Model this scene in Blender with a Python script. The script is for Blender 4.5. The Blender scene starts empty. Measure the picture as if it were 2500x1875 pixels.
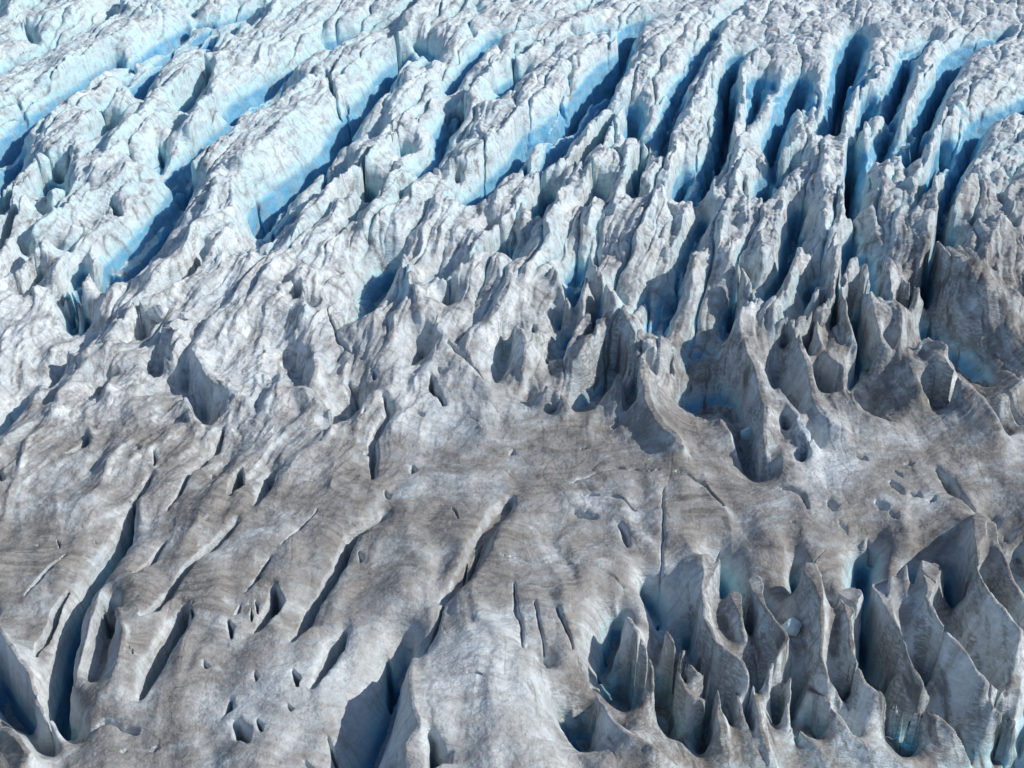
import bpy, math
import numpy as np

S = bpy.context.scene
# ------------------------------------------------------------------ camera
CAM_H, PITCH, HFOV = 100.0, math.radians(33.0), math.radians(42.0)
cam = bpy.data.objects.new("camera", bpy.data.cameras.new("camera"))
S.collection.objects.link(cam)
cam.location = (0, 0, CAM_H)
cam.rotation_euler = (math.pi / 2 - PITCH, 0, 0)
cam.data.sensor_width = 36.0
cam.data.lens = 18.0 / math.tan(HFOV / 2)
cam.data.clip_start, cam.data.clip_end = 1.0, 6000.0
S.camera = cam
# ------------------------------------------------------------------ sky, sun, exposure
SUN_EL, SUN_AZ = math.radians(37.0), math.radians(0.0)   # azimuth from +X (picture right) towards +Y
w = bpy.data.worlds.new("World"); S.world = w; w.use_nodes = True
nt = w.node_tree
sky = nt.nodes.new("ShaderNodeTexSky"); sky.sky_type = 'NISHITA'; sky.sun_disc = False
sky.sun_elevation = SUN_EL; sky.sun_rotation = math.pi / 2 - SUN_AZ
sky.altitude = 600
nt.links.new(sky.outputs[0], nt.nodes["Background"].inputs[0])
nt.nodes["Background"].inputs[1].default_value = 0.125
sl = bpy.data.lights.new("sun", 'SUN'); sl.energy = 3.9; sl.angle = math.radians(0.5); sl.color = (1.0, 0.95, 0.875)
sun = bpy.data.objects.new("sun", sl); S.collection.objects.link(sun)
sun.rotation_euler = (0, math.pi / 2 - SUN_EL, SUN_AZ)
sun.location = (300, 100, 300)
S.view_settings.view_transform = 'Standard'; S.view_settings.look = 'None'
S.view_settings.exposure = 0.04; S.view_settings.gamma = 1.0
try:
    S.cycles.max_bounces = 8; S.cycles.diffuse_bounces = 4; S.cycles.use_denoising = True
except Exception: pass

Q = 1.0   # grid quality
TF = math.tan(HFOV / 2); CP, SP = math.cos(PITCH), math.sin(PITCH)

# ------------------------------------------------------------------ noise
def _h(ix, iy, seed):
    n = (ix.astype(np.int64) * 374761393 + iy.astype(np.int64) * 668265263 + seed * 1442695041) & 0xFFFFFFFF
    n = ((n ^ (n >> 13)) * 1274126177) & 0xFFFFFFFF
    return (n ^ (n >> 16)) & 0xFFFF
_A = np.linspace(0, 2 * np.pi, 65536, endpoint=False).astype(np.float32)
_GX, _GY = np.cos(_A), np.sin(_A)
def noise(x, y, seed=0):
    """gradient noise, about -1..1"""
    xi, yi = np.floor(x), np.floor(y)
    fx, fy = (x - xi).astype(np.float32), (y - yi).astype(np.float32)
    xi, yi = xi.astype(np.int32), yi.astype(np.int32)
    u = fx * fx * fx * (fx * (fx * 6 - 15) + 10); v = fy * fy * fy * (fy * (fy * 6 - 15) + 10)
    r = []
    for dy in (0, 1):
        for dx in (0, 1):
            h = _h(xi + dx, yi + dy, seed)
            r.append(_GX[h] * (fx - dx) + _GY[h] * (fy - dy))
    a = r[0] + u * (r[1] - r[0]); b = r[2] + u * (r[3] - r[2])
    return (a + v * (b - a)) * 1.5
def fbm(x, y, o=4, seed=0, g=0.5):
    t = 0; a = 1.0
    for k in range(o):
        t = t + a * noise(x, y, seed + 17 * k); x = x * 2.03 + 3.1; y = y * 2.03 + 7.7; a *= g
    return t
def ridged(x, y, o=3, seed=0, g=0.5):
    t = 0; a = 1.0
    for k in range(o):
        t = t + a * (1 - 2 * np.abs(noise(x, y, seed + 31 * k))); x = x * 2.1 + 1.3; y = y * 2.1 + 5.1; a *= g
    return t
def sstep(a, b, x):
    t = np.clip((x - a) / (b - a), 0, 1); return t * t * (3 - 2 * t)

# ------------------------------------------------------------------ base level of the ice, metres
def hill(x, y, cx, cy, rx, ry, h):
    return h * np.exp(-((x - cx) / rx) ** 2 - ((y - cy) / ry) ** 2)
def base0(x, y):
    z = 0.0 * x
    z = z + hill(x, y, 0, 150, 90, 26, -3.0)       # trough across the middle
    z = z + hill(x, y, 60, 95, 34, 16, -4.0)
    z = z + hill(x, y, -2.5, 93, 8.5, 13, 5.0)
    z = z + hill(x, y, 46, 78, 26, 15, -6.0)
    z = z + hill(x, y, 80, 205, 26, 20, 3.0)
    return z

# ------------------------------------------------------------------ measured lines of the glacier
TILES = dict(A=(0, 0), B=(800, 0), C=(1650, 0), D=(0, 600), E=(800, 600), F=(1650, 600),
             Z=(0, 146), G=(0, 1235), H=(800, 1235), I=(1650, 1235))
ZS = 850 / 2203.0
def ground(u, v, h):
    """survey point: sight line (u,v) to the level base+h -> x, y"""
    xn = (u - 1250) / 1250 * TF; yn = (937.5 - v) / 1250 * TF
    dx, dy, dz = xn, CP + yn * SP, -SP + yn * CP
    z = h
    for _ in range(6):
        t = (z - CAM_H) / dz; x, y = dx * t, dy * t
        z = float(base0(np.array(x), np.array(y))) + h
    return x, y
FE = []     # blended features: ridges and valleys
SL = []     # subtractive slits and holes
def line(tile, pts, h, s, p, asym=0.0, du=0, dv=0):
    ox, oy = TILES[tile]; out = []; ZS = .4419 if tile == 'Z' else 850 / 2203.0
    n = len(pts)
    for i, q in enumerate(pts):
        hh = q[2] if len(q) > 2 else h
        ss = q[3] if len(q) > 3 else s
        if tile == 'I' and q[1] > 850 and h > 0:
            hh -= 5.0 * min(1, (q[1] - 850) / 700)
        if tile == 'A' and h <= 0:
            hh *= min(1, .6 + .4 * max(q[1], 0) / 700)
        if tile in 'AB' and h > 0: hh *= .6
        if tile in 'BC' and h <= 0:          # crevasses close up with distance
            v0 = q[1] * ZS
            f = min(1, max(.3, (v0 - 20) / (210 if tile == 'C' else 130)))
            hh *= f; ss *= .45 + .55 * f
        x, y = ground(ox + q[0] * ZS + du, oy + q[1] * ZS + dv, hh)
        out.append((x, y, hh, ss))
    return out
def R(tile, pts, h=3.0, s=1.6, p=1.5, asym=0.0):
    p = max(p, 1.6); s = s * 1.15
    if tile in 'DEF':
        h *= .68; s *= 1.25; pts = [(*q[:2], *((q[2] * .66,) if len(q) > 2 else ()), *q[3:]) for q in pts]
    if len(pts) > 2:
        e = lambda q, f: (q[0], q[1], (q[2] if len(q) > 2 else h) * f)
        (x0, y0), (x1, y1) = pts[0][:2], pts[1][:2]; (x2, y2), (x3, y3) = pts[-2][:2], pts[-1][:2]
        k1, k2 = (9, 4) if tile == 'I' and y0 < 750 else (1, 1)
        pts = [(*e(pts[0], .1), s * k1), (*e(((x0 + x1) / 2, (y0 + y1) / 2), .8), s * k2)] + list(pts[1:-1]) + [e(((x2 + x3) / 2, (y2 + y3) / 2), .7), e(pts[-1], .1)]
    FE.append((line(tile, pts, h, s, p), p, asym))
def V(tile, pts, d=10.0, s=2.0, p=3.0, crest=1.5, off=16, cs=1.5, asym=0.0, cp=1.8):
    if tile in 'EF': d *= .72; pts = [(*q[:2], *((q[2] * .72,) if len(q) > 2 else ()), *q[3:]) for q in pts]
    if tile in 'GHI': d *= .85; s *= .85
    if tile in 'AB' and p == 3.0: p = 2.1; s *= 1.1; cs *= 1.3
    if tile == 'C' and p == 3.0: p = 2.4
    if tile == 'C': s *= .74; crest = 1.0 if crest else crest
    FE.append((line(tile, pts, -d, s, p), p, asym))
    if crest is not None:
        FE.append((line(tile, pts, crest, cs, cp, du=off, dv=off * .35), cp, 0.0))
def SLT(tile, pts, d=6.0, s=0.8, sh=0.18, off=0):
    if tile in 'GHI' or tile == 'D': s = s * (.62 if len(pts) > 3 else .62 if len(pts) > 2 else .3)
    if tile in 'EF': s = s * (.7 if len(pts) > 2 else .5)
    if len(pts) == 2:
        d *= .55 if tile in 'EFGHI' else .8
        (x0, y0), (x1, y1) = pts
        pts = [(x0, y0), ((x0 + x1) / 2 + 6, (y0 + y1) / 2), (x1, y1)]
    pts = [(*pts[0], 0, s * .3)] + [(*q, 0, s) for q in pts[1:-1]] + [(*pts[-1], 0, s * .3)]
    SL.append((line(tile, pts, 0, s, 4, du=off), d, sh))

exec_features = True
# --- upper left: long blocks between diagonal crevasses
V('A', [(-300,1400),(0,1190),(120,1090),(230,990),(400,860),(440,780),(620,650),(750,570)], 11, 2.0)
V('A', [(750,570,-9),(820,500,-7),(930,440,-8),(1060,360,-9),(1220,260,-10),(1420,200,-8),(1600,120,-8),(1800,40,-8),(2000,-60,-8)], 9, 1.8)
V('A', [(-300,700),(0,560),(130,480),(280,450),(350,400),(520,290),(640,230),(800,150)], 7, 1.8)
V('A', [(-200,200),(0,120),(130,110),(400,60),(600,-40)], 5, 1.8)
V('A', [(150,170),(190,250),(210,320)], 5, .9, crest=None)
V('A', [(560,1070),(600,1040),(660,970),(740,880),(850,770),(900,700),(960,590),(1100,470),(1200,400),(1340,330)], 8, 1.5)
V('A', [(-400,1700),(-100,1500),(0,1400),(100,1200),(160,1100)], 9, 1.6)
V('A', [(120,1700,-8,1),(200,1500),(300,1390),(350,1290),(390,1220,-6,1)], 10, 2.0)
V('A', [(-100,1700),(40,1520),(120,1350),(200,1270,-4,1)], 7, 1.2)
V('A', [(1030,1030,-5),(1040,1100),(1000,1180,-4)], 5, .8, crest=None)
V('A', [(1170,1000),(1280,920),(1420,850),(1500,770),(1640,700),(1800,600),(1950,490),(2203,360)], 8, 1.9)
V('A', [(1150,790),(1180,740),(1220,680),(1300,600),(1340,450),(1350,330),(1480,260)], 6, 1.1)
V('A', [(960,740,-3),(1010,680)], 5, 1.0, crest=None)
SLT('A', [(1620,1180),(1650,1230),(1640,1250)], 3, .8)
V('A', [(1600,1700),(1700,1570),(1800,1480),(1900,1390),(2000,1300),(2203,1130)], 11, 2.4)
V('B', [(30,1200),(150,1020),(230,920),(320,840),(380,720),(440,600),(500,500),(570,400,-7),(700,400,-4)], 12, 2.2, crest=1.5)
V('B', [(0,380),(100,350),(200,300),(330,250),(450,190),(500,100),(560,0),(640,-80)], 8, 1.7)
V('A', [(1210,200,-6),(1230,150),(1240,80),(1330,30)], 6, 1.0, crest=None)
V('A', [(1600,190),(1640,120),(1700,30),(1720,-50)], 5, 1.0)
V('A', [(740,-20),(800,40),(880,80),(960,0)], 6, 1.4)
V('A', [(-50,130,-5),(20,60),(40,-30)], 6, 1.3)
V('A', [(2000,1600),(2060,1480),(2130,1370),(2203,1260)], 8, .9, crest=2)
SLT('A', [(770,400),(810,370),(830,330)], 3, .8); SLT('A', [(1250,300),(1290,330)], 3, .8)
SLT('A', [(680,1560),(700,1620)], 4, .8); SLT('A', [(810,1570),(820,1620)], 4, .8); SLT('A', [(90,600),(120,680)], 2, 1)
SLT('A', [(2040,960),(2060,1080),(2050,1150)], 4, .5); SLT('A', [(2060,450),(2110,560),(2140,640)], 3, .5)
SLT('A', [(990,860),(1000,920)], 3, .5); SLT('A', [(1700,1330),(1720,1500)], 3, .6); SLT('A', [(700,1280),(760,1360)], 3, .5)
# the great crevasse of the upper left and the long ridge that shades it
R('Z', [(400,1650,.3),(520,1560,.6),(640,1470,1),(760,1340,1.5),(880,1210,2.5),(1010,1060,4),(1090,900,4.5),(1170,760,4.5),(1240,600,3.5)], 3, 1.8, 1.7)
V('Z', [(430,1560,-4,4),(520,1480),(640,1390),(830,1220),(920,1100),(1000,980),(1090,830),(1150,740)], 9, 10, crest=None)
V('Z', [(440,1490,-3,3),(570,1350),(660,1230),(780,1130),(890,1020),(970,900,-5,4)], 6.5, 8, crest=None)
R('Z', [(1240,600),(1310,560),(1480,450),(1600,330),(1680,230)], 2.5, 1.6, 1.8)
V('Z', [(1200,620,-8,6),(1290,560,-9),(1350,520),(1490,410),(1600,310),(1690,210,-4,2)], 10, 8, crest=None)
V('Z', [(1020,760,-6,6),(1080,620),(1210,500),(1400,350),(1560,230,-3,2)], 6.5, 6, crest=None)
R('Z', [(1110,1220),(1180,1090),(1250,970),(1300,830),(1260,700)], 2.0, 1.2, 1.8)
R('Z', [(430,1640),(700,1450),(1000,1290),(1200,1140),(1400,1080)], 1.5, 1.4, 1.8)
V('Z', [(700,1620,-2,.6),(860,1500),(1000,1400),(1200,1280),(1450,1160,-2,.6)], 5, 1.1, crest=None)
R('Z', [(1000,1560),(1250,1410),(1480,1380),(1640,1240),(1730,1140)], 2.0, 1.3, 1.8)
R('Z', [(500,600),(620,470),(740,340),(830,330)], 2.0, 1.5, 1.8)
R('Z', [(1440,1080),(1600,930),(1780,780),(1960,610),(2080,480),(2211,380)], 2.5, 1.3, 1.7)
# --- upper middle
V('B', [(740,680,-6),(860,580),(960,470),(1020,380),(1080,370),(1220,300),(1290,250),(1380,190),(1540,120),(1700,40),(1850,-60)], 8, 1.6)
V('B', [(800,900,-5),(860,840),(960,720),(1100,640),(1160,600),(1220,530),(1260,480),(1400,400),(1600,300),(1770,230)], 7, 1.2)
V('B', [(1020,800),(1100,700),(1160,640),(1230,540)], 6, .9, crest=1)
V('B', [(860,1620),(980,1480),(1100,1370),(1190,1250),(1280,1110),(1370,1060),(1440,1040),(1530,950),(1570,880),(1660,760),(1780,630),(1830,520),(1940,370),(2050,230),(2203,140)], 11, 2.2, crest=1.5)
R('B', [(700,1080),(860,1000),(1010,900),(1130,790),(1180,720),(1300,620),(1400,520)], 3.0, 2.5, 2)
V('B', [(130,1520,-6,1),(200,1440),(330,1320),(390,1180),(410,1080),(440,980,-4,1)], 10, 1.6, crest=3)
V('B', [(570,1340),(620,1240),(680,1140,-6),(740,960),(790,880)], 8, 1.2)
V('B', [(1620,1500,-8),(1680,1440),(1740,1350),(1790,1230),(1850,1080),(1870,980,-6)], 17, 1.7, crest=None, p=4)
R('B', [(1760,1400),(1830,1250),(1880,1100),(1900,1000),(1960,960)], 2.5, .8, 1.6)
R('B', [(1560,1250),(1640,1120),(1700,1030),(1780,960),(1900,930),(2020,940)], 2.5, 1.5, 2)
V('B', [(1280,1640),(1340,1500),(1400,1300),(1440,1200),(1540,1080),(1680,960),(1720,900),(1770,760),(1830,640)], 11, 1.4, crest=2)
V('B', [(1930,1290,-5),(1970,1150),(2000,1080),(2030,960,-5)], 10, 1.0, crest=2)
V('B', [(1900,1520),(2000,1340),(2080,1200),(2110,1070),(2140,960),(2203,830)], 9, 1.2)
V('B', [(2120,1540),(2170,1430),(2250,1300)], 9, .9)
SLT('B', [(990,920),(992,1100),(990,1300)], 2.5, .18, .3)
SLT('B', [(840,1200),(855,1240)], 3, .6); SLT('B', [(1090,1080),(1110,1140)], 3, .6); SLT('B', [(1250,960),(1260,1060)], 4, .6)
SLT('B', [(1170,1500),(1180,1440)], 3, .7); SLT('B', [(1180,1620),(1200,1560)], 5, .6); SLT('B', [(1410,860),(1440,900)], 3, .6)
SLT('B', [(1480,590),(1500,620)], 3, .6); SLT('B', [(1035,1230),(1040,1300)], 4, .6)
SLT('B', [(750,640),(790,610),(850,620)], 3, .6)
SLT('B', [(120,560),(140,800),(160,900)], 3, .5)
# --- upper right
V('C', [(-60,870),(0,750),(60,660),(110,560),(130,480),(230,330),(290,130),(360,90),(440,40)], 8, 1.2)
V('C', [(140,1310,-5),(180,1240),(250,1080,-4)], 9, .8, crest=2)
V('C', [(60,1660),(130,1570),(200,1490),(290,1250),(330,1130),(360,1000),(350,860),(335,780),(350,660),(400,600,-5,.6)], 14, 1.7, crest=1.5, off=20)
V('C', [(420,830,-4),(460,760),(540,680),(570,560,-4)], 9, 1.0)
V('C', [(500,1660),(580,1530),(620,1350),(620,1250),(570,1150,-7),(640,1000),(700,930),(745,860),(760,780),(800,710,-5,.5)], 13, 1.2, crest=1.5)
V('C', [(1020,1580,-10,1),(985,1350),(980,1100),(1000,900),(1040,740),(1090,620),(1120,570,-5,.6)], 18, 2.3, crest=1.5, off=20, p=4)
V('C', [(1095,930,-6,.6),(1150,830),(1210,700,-5,.6)], 10, .9, crest=2)
V('C', [(1310,880,-7,.7),(1370,780),(1420,650),(1470,560),(1500,480),(1600,400)], 11, 1.0, crest=1.5)
V('C', [(1250,1230),(1290,1080),(1350,1000),(1420,900,-5),(1540,850,-3)], 8, .9, crest=1.5)
V('C', [(1340,1400),(1440,1240),(1500,1120),(1560,960),(1600,860),(1650,760),(1720,640),(1830,580),(1900,540),(2050,400)], 13, 1.4, crest=1.5)
V('C', [(1500,1660),(1560,1500),(1590,1330),(1600,1180),(1640,1090,-6,.6)], 13, 1.3, crest=1.5)
V('C', [(1640,1480,-8),(1720,1330),(1780,1200),(1830,1090),(1860,1010),(2000,980),(2100,920),(2250,830)], 10, 1.0, crest=1.5)
V('C', [(1430,390,-4),(1530,310),(1620,250)], 6, 1.0)
V('C', [(380,600),(400,400),(470,320),(600,300)], 4, .8)
V('C', [(1700,60,-2),(1760,120),(1800,170)], 3, 2.5, crest=None)
V('C', [(1100,540),(1180,500),(1250,460)], 4, .8)
R('C', [(940,880),(935,1200),(945,1450),(1000,1560)], 2.0, 1.0, 1.8)
R('C', [(300,1400),(260,1550)], 2, 1, 2)
SLT('C', [(430,1160),(440,1260)], 3, .6); SLT('C', [(340,1450),(420,1450)], 4, 1.2); SLT('C', [(780,1420),(850,1440)], 4, 1.0)
SLT('C', [(180,1010),(230,1060)], 3, .8); SLT('C', [(220,800),(260,830)], 2, 1.0); SLT('C', [(2000,700),(2060,760)], 3, 1.0)
SLT('C', [(1280,385),(1310,392)], 3, .6); SLT('C', [(2100,1400),(2150,1440)], 4, .8); SLT('C', [(1860,1390),(1900,1400)], 3, .8)
SLT('C', [(2040,1340),(2090,1360)], 2, .8); SLT('C', [(670,820),(665,950)], 2, .3)
# --- middle left
V('D', [(120,430,-3,.5),(190,320),(230,250,-3,.5)], 8, .9, crest=1.5)
V('D', [(220,380,-3,.5),(300,220),(400,60,-2,.4)], 6, .8)
V('D', [(420,400,-2,.4),(500,270),(580,120,-2,.4)], 6, .8)
V('D', [(-100,350),(0,260),(60,200),(130,100),(250,-10)], 7, 1.0)
V('D', [(-50,1380),(60,1230),(120,1160),(180,1050),(230,950,-2,.5)], 5, 1.0, crest=.8)
V('D', [(340,980),(420,850),(520,720),(640,640)], 4, 1.0, crest=1.0, cs=1.0)
V('D', [(600,1020,-2,.4),(650,940),(700,880,-2,.4)], 3.5, .7)
V('D', [(320,1090),(350,1050)], 3, .7)
V('D', [(1000,880),(1050,850),(1070,920)], 4, 1.0, crest=None)
R('D', [(1190,600,5),(1260,720,4),(1330,830),(1500,960),(1620,1050,1)], 3.5, 1.2, 1.6)
R('D', [(1190,600,4),(1100,700,3),(1060,760,2)], 3, 1.0, 1.6)
V('D', [(1140,950,-1.5),(1170,880),(1185,810,-1,.5)], 3, .7, crest=None)
V('D', [(1255,1190,-2,.8),(1300,1120),(1380,1070),(1220,1000,-1.5,1)], 4.5, 1.2, crest=None)
R('D', [(1180,960),(1240,1180)], 1.5, .6, 1.5)
V('D', [(1960,980,-1),(1880,880),(1830,780),(1800,680,-1.5)], 3.5, 1.4, crest=None)
R('D', [(2010,700),(2000,850),(1960,960)], 2.5, .8, 1.4)
R('D', [(1990,150,3),(1920,300,3),(1910,400,1),(1960,520,0)], 3, .8, 1.5)
V('D', [(1930,470,-1.5),(1890,400),(1860,350,-1.5)], 3, 1.0, crest=None)
V('D', [(1650,300),(1680,180),(1700,80),(1900,-60)], 7, 1.0, crest=1.5)
R('D', [(1300,470),(1500,420),(1700,380),(1850,350)], 2.5, 1.2, 1.6)
V('D', [(880,640,-3),(960,590),(1090,520),(1140,400)], 4, 1.0, crest=None)
SLT('D', [(830,1660),(890,1540),(960,1460)], 5, .7)
SLT('D', [(1280,1390),(1350,1300),(1420,1190)], 3.5, .6)
SLT('D', [(1060,1660),(1200,1450),(1300,1350)], 3, .4)
SLT('D', [(1455,1600),(1500,1520),(1525,1450)], 6, 1.1, .1)
SLT('D', [(1620,1640),(1680,1540),(1715,1440),(1790,1425)], 5, .9)
SLT('D', [(975,1420),(980,1350)], 3, .5); SLT('D', [(870,1350),(900,1345)], 2, .7); SLT('D', [(1340,1450),(1370,1480)], 2.5, .7)
SLT('D', [(660,20),(700,70)], 4, .9); SLT('D', [(1010,350),(1040,380)], 3, 1); SLT('D', [(1630,680),(1670,690)], 2.5, .8)
SLT('D', [(340,770),(380,760)], 3, 1); SLT('D', [(330,860),(340,840)], 2.5, .7)
SLT('D', [(560,1250),(540,1300),(450,1360)], 2.5, .8); SLT('D', [(0,1480),(40,1530)], 2, .8)
R('D', [(730,1620),(900,1400),(1050,1240),(1190,1150)], .8, 1.5, 2)
R('D', [(1010,1420),(1200,1270),(1340,1190),(1440,1160),(1500,1190)], 1.5, 1.3, 2)
R('D', [(1650,1060),(1750,960),(1950,980),(2100,1100)], 1.2, 1.2, 1.8)
V('D', [(2110,1230,-3,.8),(2160,1170),(2240,1130)], 5, 1.4, crest=None)
# --- middle
V('E', [(180,550,-4,.8),(280,450),(350,360),(400,250),(470,130,-4,.8)], 9, 1.5, crest=None)
R('E', [(480,80),(510,200),(545,300),(600,430),(660,490),(740,560)], 3.5, 1.2, 1.4)
R('E', [(340,740),(450,580),(520,420),(545,290)], 1.5, .9, 1.5)
R('E', [(180,560),(300,500),(420,380)], 1.0, .8, 1.5)
V('E', [(600,300,-4),(680,260),(760,220,-4)], 6, 1.2, crest=None)
R('E', [(690,270),(790,240),(880,190),(960,120),(1060,110)], 2.0, .7, 1.5)
V('E', [(760,500,-5),(870,400),(900,330),(1000,280),(1060,180),(1110,80)], 9, 1.6, crest=None)
R('E', [(820,620),(960,540),(1100,400),(1190,260),(1300,160),(1390,150)], 3.0, 1.0, 1.5)
R('E', [(1390,150),(1460,270),(1530,400)], 1.5, .6, 1.5)
V('E', [(1070,930,-3,.6),(1130,800),(1180,680),(1200,540,-2,.6)], 6, 1.2, crest=None)
R('E', [(1200,540),(1235,620),(1245,720),(1225,830)], 1.5, .5, 1.3)
V('E', [(550,800,-3,.6),(570,720),(650,660,-2,.6)], 5, 1.2, crest=None)
R('E', [(680,650),(675,760),(600,850),(530,850)], 1.5, .5, 1.3)
V('E', [(1510,780,-5,.6),(1545,650),(1600,520,-4)], 9, .9, crest=None)
R('E', [(1500,770),(1525,620),(1610,470),(1660,470),(1700,520)], 2.0, .5, 1.3)
V('E', [(1490,550,-5),(1550,420),(1600,260),(1580,150,-5)], 9, 1.1, crest=None)
R('E', [(1640,230),(1625,330),(1610,450)], 2.0, .5, 1.3)
V('E', [(1660,640,-4),(1740,550),(1810,450),(1815,340,-4)], 9, 1.2, crest=None)
R('E', [(1660,160),(1780,290),(1850,400),(1960,600),(2070,660),(2203,650)], 4.0, 1.0, 1.4)
R('E', [(1970,640),(1985,850),(2050,1000),(2110,1100),(2190,1200),(2290,1350,2)], 5.0, 1.6, 1.5)
V('E', [(1500,1060,-4),(1600,1090),(1750,1050),(1830,960),(1810,820,-6)], 8, 3.0, crest=None, p=2.5)
R('E', [(1500,800),(1650,640),(1770,560)], 3.0, 1.0, 1.5)
R('E', [(1835,850),(1840,1000),(1845,1120)], 1.0, .8, 1.5)
V('E', [(1900,1080,-3),(1950,950,-5),(1960,850,-3)], 5, 2.0, crest=None, p=2.5)
R('E', [(1340,980),(1390,930),(1450,940),(1500,990),(1530,1110)], 2.5, .7, 2)
V('E', [(1420,1100,-2),(1480,1090,-3),(1430,1020,-1.5)], 3, .8, crest=None)
V('E', [(1250,1000,-3),(1280,950,-3)], 4, 1.0, crest=None)
V('E', [(20,1220,-3),(100,1150),(200,1080),(100,1020,-3)], 5, 1.6, crest=None)
R('E', [(0,1240),(120,1200),(250,1100)], .8, .8, 1.6)
SLT('E', [(280,1450),(280,1260),(340,1180),(400,1100),(370,1020)], 2.5, .7, .4)
SLT('E', [(230,1320),(260,1290)], 3, .8); SLT('E', [(530,1430),(535,1390)], 3, .6); SLT('E', [(570,1080),(610,1120)], 2, .6)
SLT('E', [(660,870),(665,930),(740,1030)], 3, .5); SLT('E', [(1390,700),(1375,670)], 3, .5); SLT('E', [(1290,570),(1300,490)], 5, .8)
SLT('E', [(1400,550),(1405,580)], 3, .5); SLT('E', [(200,740),(230,745)], 2.5, .7); SLT('E', [(130,860),(180,920)], 3, .7)
SLT('E', [(290,830),(290,880)], 3, .6); SLT('E', [(1800,1130),(1830,1140)], 3, .8); SLT('E', [(1610,1280),(1610,1270)], 2, .6)
SLT('E', [(370,1540),(390,1590)], 2, .6); SLT('E', [(1100,1620),(1130,1600)], 3, .7); SLT('E', [(1160,1310),(1180,1290)], 2, .6)
SLT('E', [(1560,1480),(1700,1430),(1850,1415),(2100,1440)], .9, .15, .3); SLT('E', [(1620,1560),(1800,1570),(1950,1650)], .8, .15, .3)
SLT('E', [(760,640),(860,740),(980,880)], 2, .3); SLT('E', [(0,430),(60,600),(160,700)], 1.5, .2)
SLT('E', [(2160,770),(2180,720)], 4, .8); SLT('E', [(1910,780),(1960,770)], 3, .8); SLT('E', [(700,820),(740,860)], 2, .5)
R('E', [(690,650),(850,800),(960,900),(1060,1020)], 1.5, 2.0, 2)
R('E', [(0,1500),(300,1000),(450,1000)], 1.0, 2.5, 2)
R('E', [(1550,1150),(1700,1180),(1300,1140),(1000,1180)], 1.0, 1.5, 2)
V('E', [(2030,650,-6),(2100,530),(2203,430)], 9, 1.2, crest=None)
# --- middle right
V('F', [(290,680,-6,.3),(360,520),(430,380),(460,290,-5,.5)], 11, .55, crest=1.5, off=10, p=4)
R('F', [(290,20),(340,110),(450,240),(600,410)], 3.0, 1.0, 1.5)
V('F', [(580,410,-6),(650,300),(720,150),(740,0)], 12, 1.2, crest=1.5)
V('F', [(40,290,-5),(60,200),(120,60),(180,-40)], 9, 1.2, crest=1.5)
V('F', [(815,450,-4,.4),(860,350),(910,230,-4,.4)], 8, .6, crest=1.5, off=8)
V('F', [(1000,480,-6),(1020,330),(1050,200),(1100,130)], 10, .7, crest=1.5, off=10)
R('F', [(1020,60),(1010,250),(960,440),(740,520),(640,510),(600,420)], 2.5, .8, 1.4)
V('F', [(920,640,-5,.5),(960,560),(1040,420)], 8, .8, crest=None)
R('F', [(1050,400),(1080,550),(1130,710)], 2.5, .5, 1.3)
R('F', [(920,650),(1000,760),(1065,830),(1055,960)], 2.5, .7, 1.4)
V('F', [(1070,960,-5,.4),(1110,850),(1135,700),(1135,500),(1140,300)], 12, 1.1, crest=None)
R('F', [(1170,170),(1230,350),(1280,520),(1300,620),(1390,720)], 3.0, 1.2, 2)
R('F', [(1330,150),(1340,320),(1410,480),(1420,680)], 2.5, 1.0, 1.6)
V('F', [(1420,600,-8),(1460,560),(1500,480),(1530,300),(1560,150),(1600,0)], 15, 1.8, crest=None)
V('F', [(1480,640,-9),(1700,780,-9),(1850,860,-9),(1950,920,-7)], 10, 1.6, crest=None, p=2.5)
R('F', [(1650,0),(1850,130),(1960,300),(2203,400)], 5.0, 2.0, 1.8)
R('F', [(1440,240),(1500,280),(1520,330),(1480,450)], 1.0, .5, 1.5)
R('F', [(1470,690),(1580,640),(1690,720),(1680,780)], 2.0, .6, 1.5)
R('F', [(1560,720),(1720,820),(1850,900),(1960,980),(2010,1070),(2100,1220)], 3.5, .9, 1.4)
R('F', [(1950,980),(2080,940),(2203,860)], 2.5, .9, 1.5)
V('F', [(1590,1020,-4),(1750,1120),(1900,1190),(2060,1230,-4)], 7, 2.2, crest=None, p=2.5)
R('F', [(1480,740),(1520,850),(1590,980)], 3.0, .8, 1.4)
V('F', [(1180,850,-4),(1300,780),(1450,860,-6)], 7, 1.8, crest=None, p=2.5)
R('F', [(1080,980),(1240,1080),(1400,1130)], 1.8, .8, 1.5)
V('F', [(1220,1190,-3),(1100,1130),(980,1050),(900,920,-4)], 7, 2.0, crest=None, p=2.5)
R('F', [(740,540),(780,680),(840,800),(870,980),(1000,1130),(1150,1200)], 2.5, .8, 1.4)
V('F', [(680,690,-4),(740,600)], 6, .7, crest=None); V('F', [(770,790,-3),(800,730)], 5, .5, crest=None)
V('F', [(820,720,-5),(850,560),(870,480)], 7, .8, crest=None)
R('F', [(880,560),(915,660)], 2, .5, 1.4)
R('F', [(430,610),(530,830),(560,1000),(560,1200),(600,1330)], 4.0, 1.3, 1.6)
V('F', [(640,860),(650,1050),(670,1180)], 5, .6, crest=None)
R('F', [(650,930),(760,1050),(850,1200),(900,1350)], 3.0, 1.6, 2)
V('F', [(720,1200,-3,.5),(800,1280),(835,1380,-2,.5)], 4, .8, crest=None)
R('F', [(670,1180),(690,1330),(820,1420)], 1.5, .6, 1.5)
V('F', [(60,1020,-6),(150,1100),(350,1000,-8),(450,1150,-7)], 9, 3.0, crest=None, p=2.5)
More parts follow.
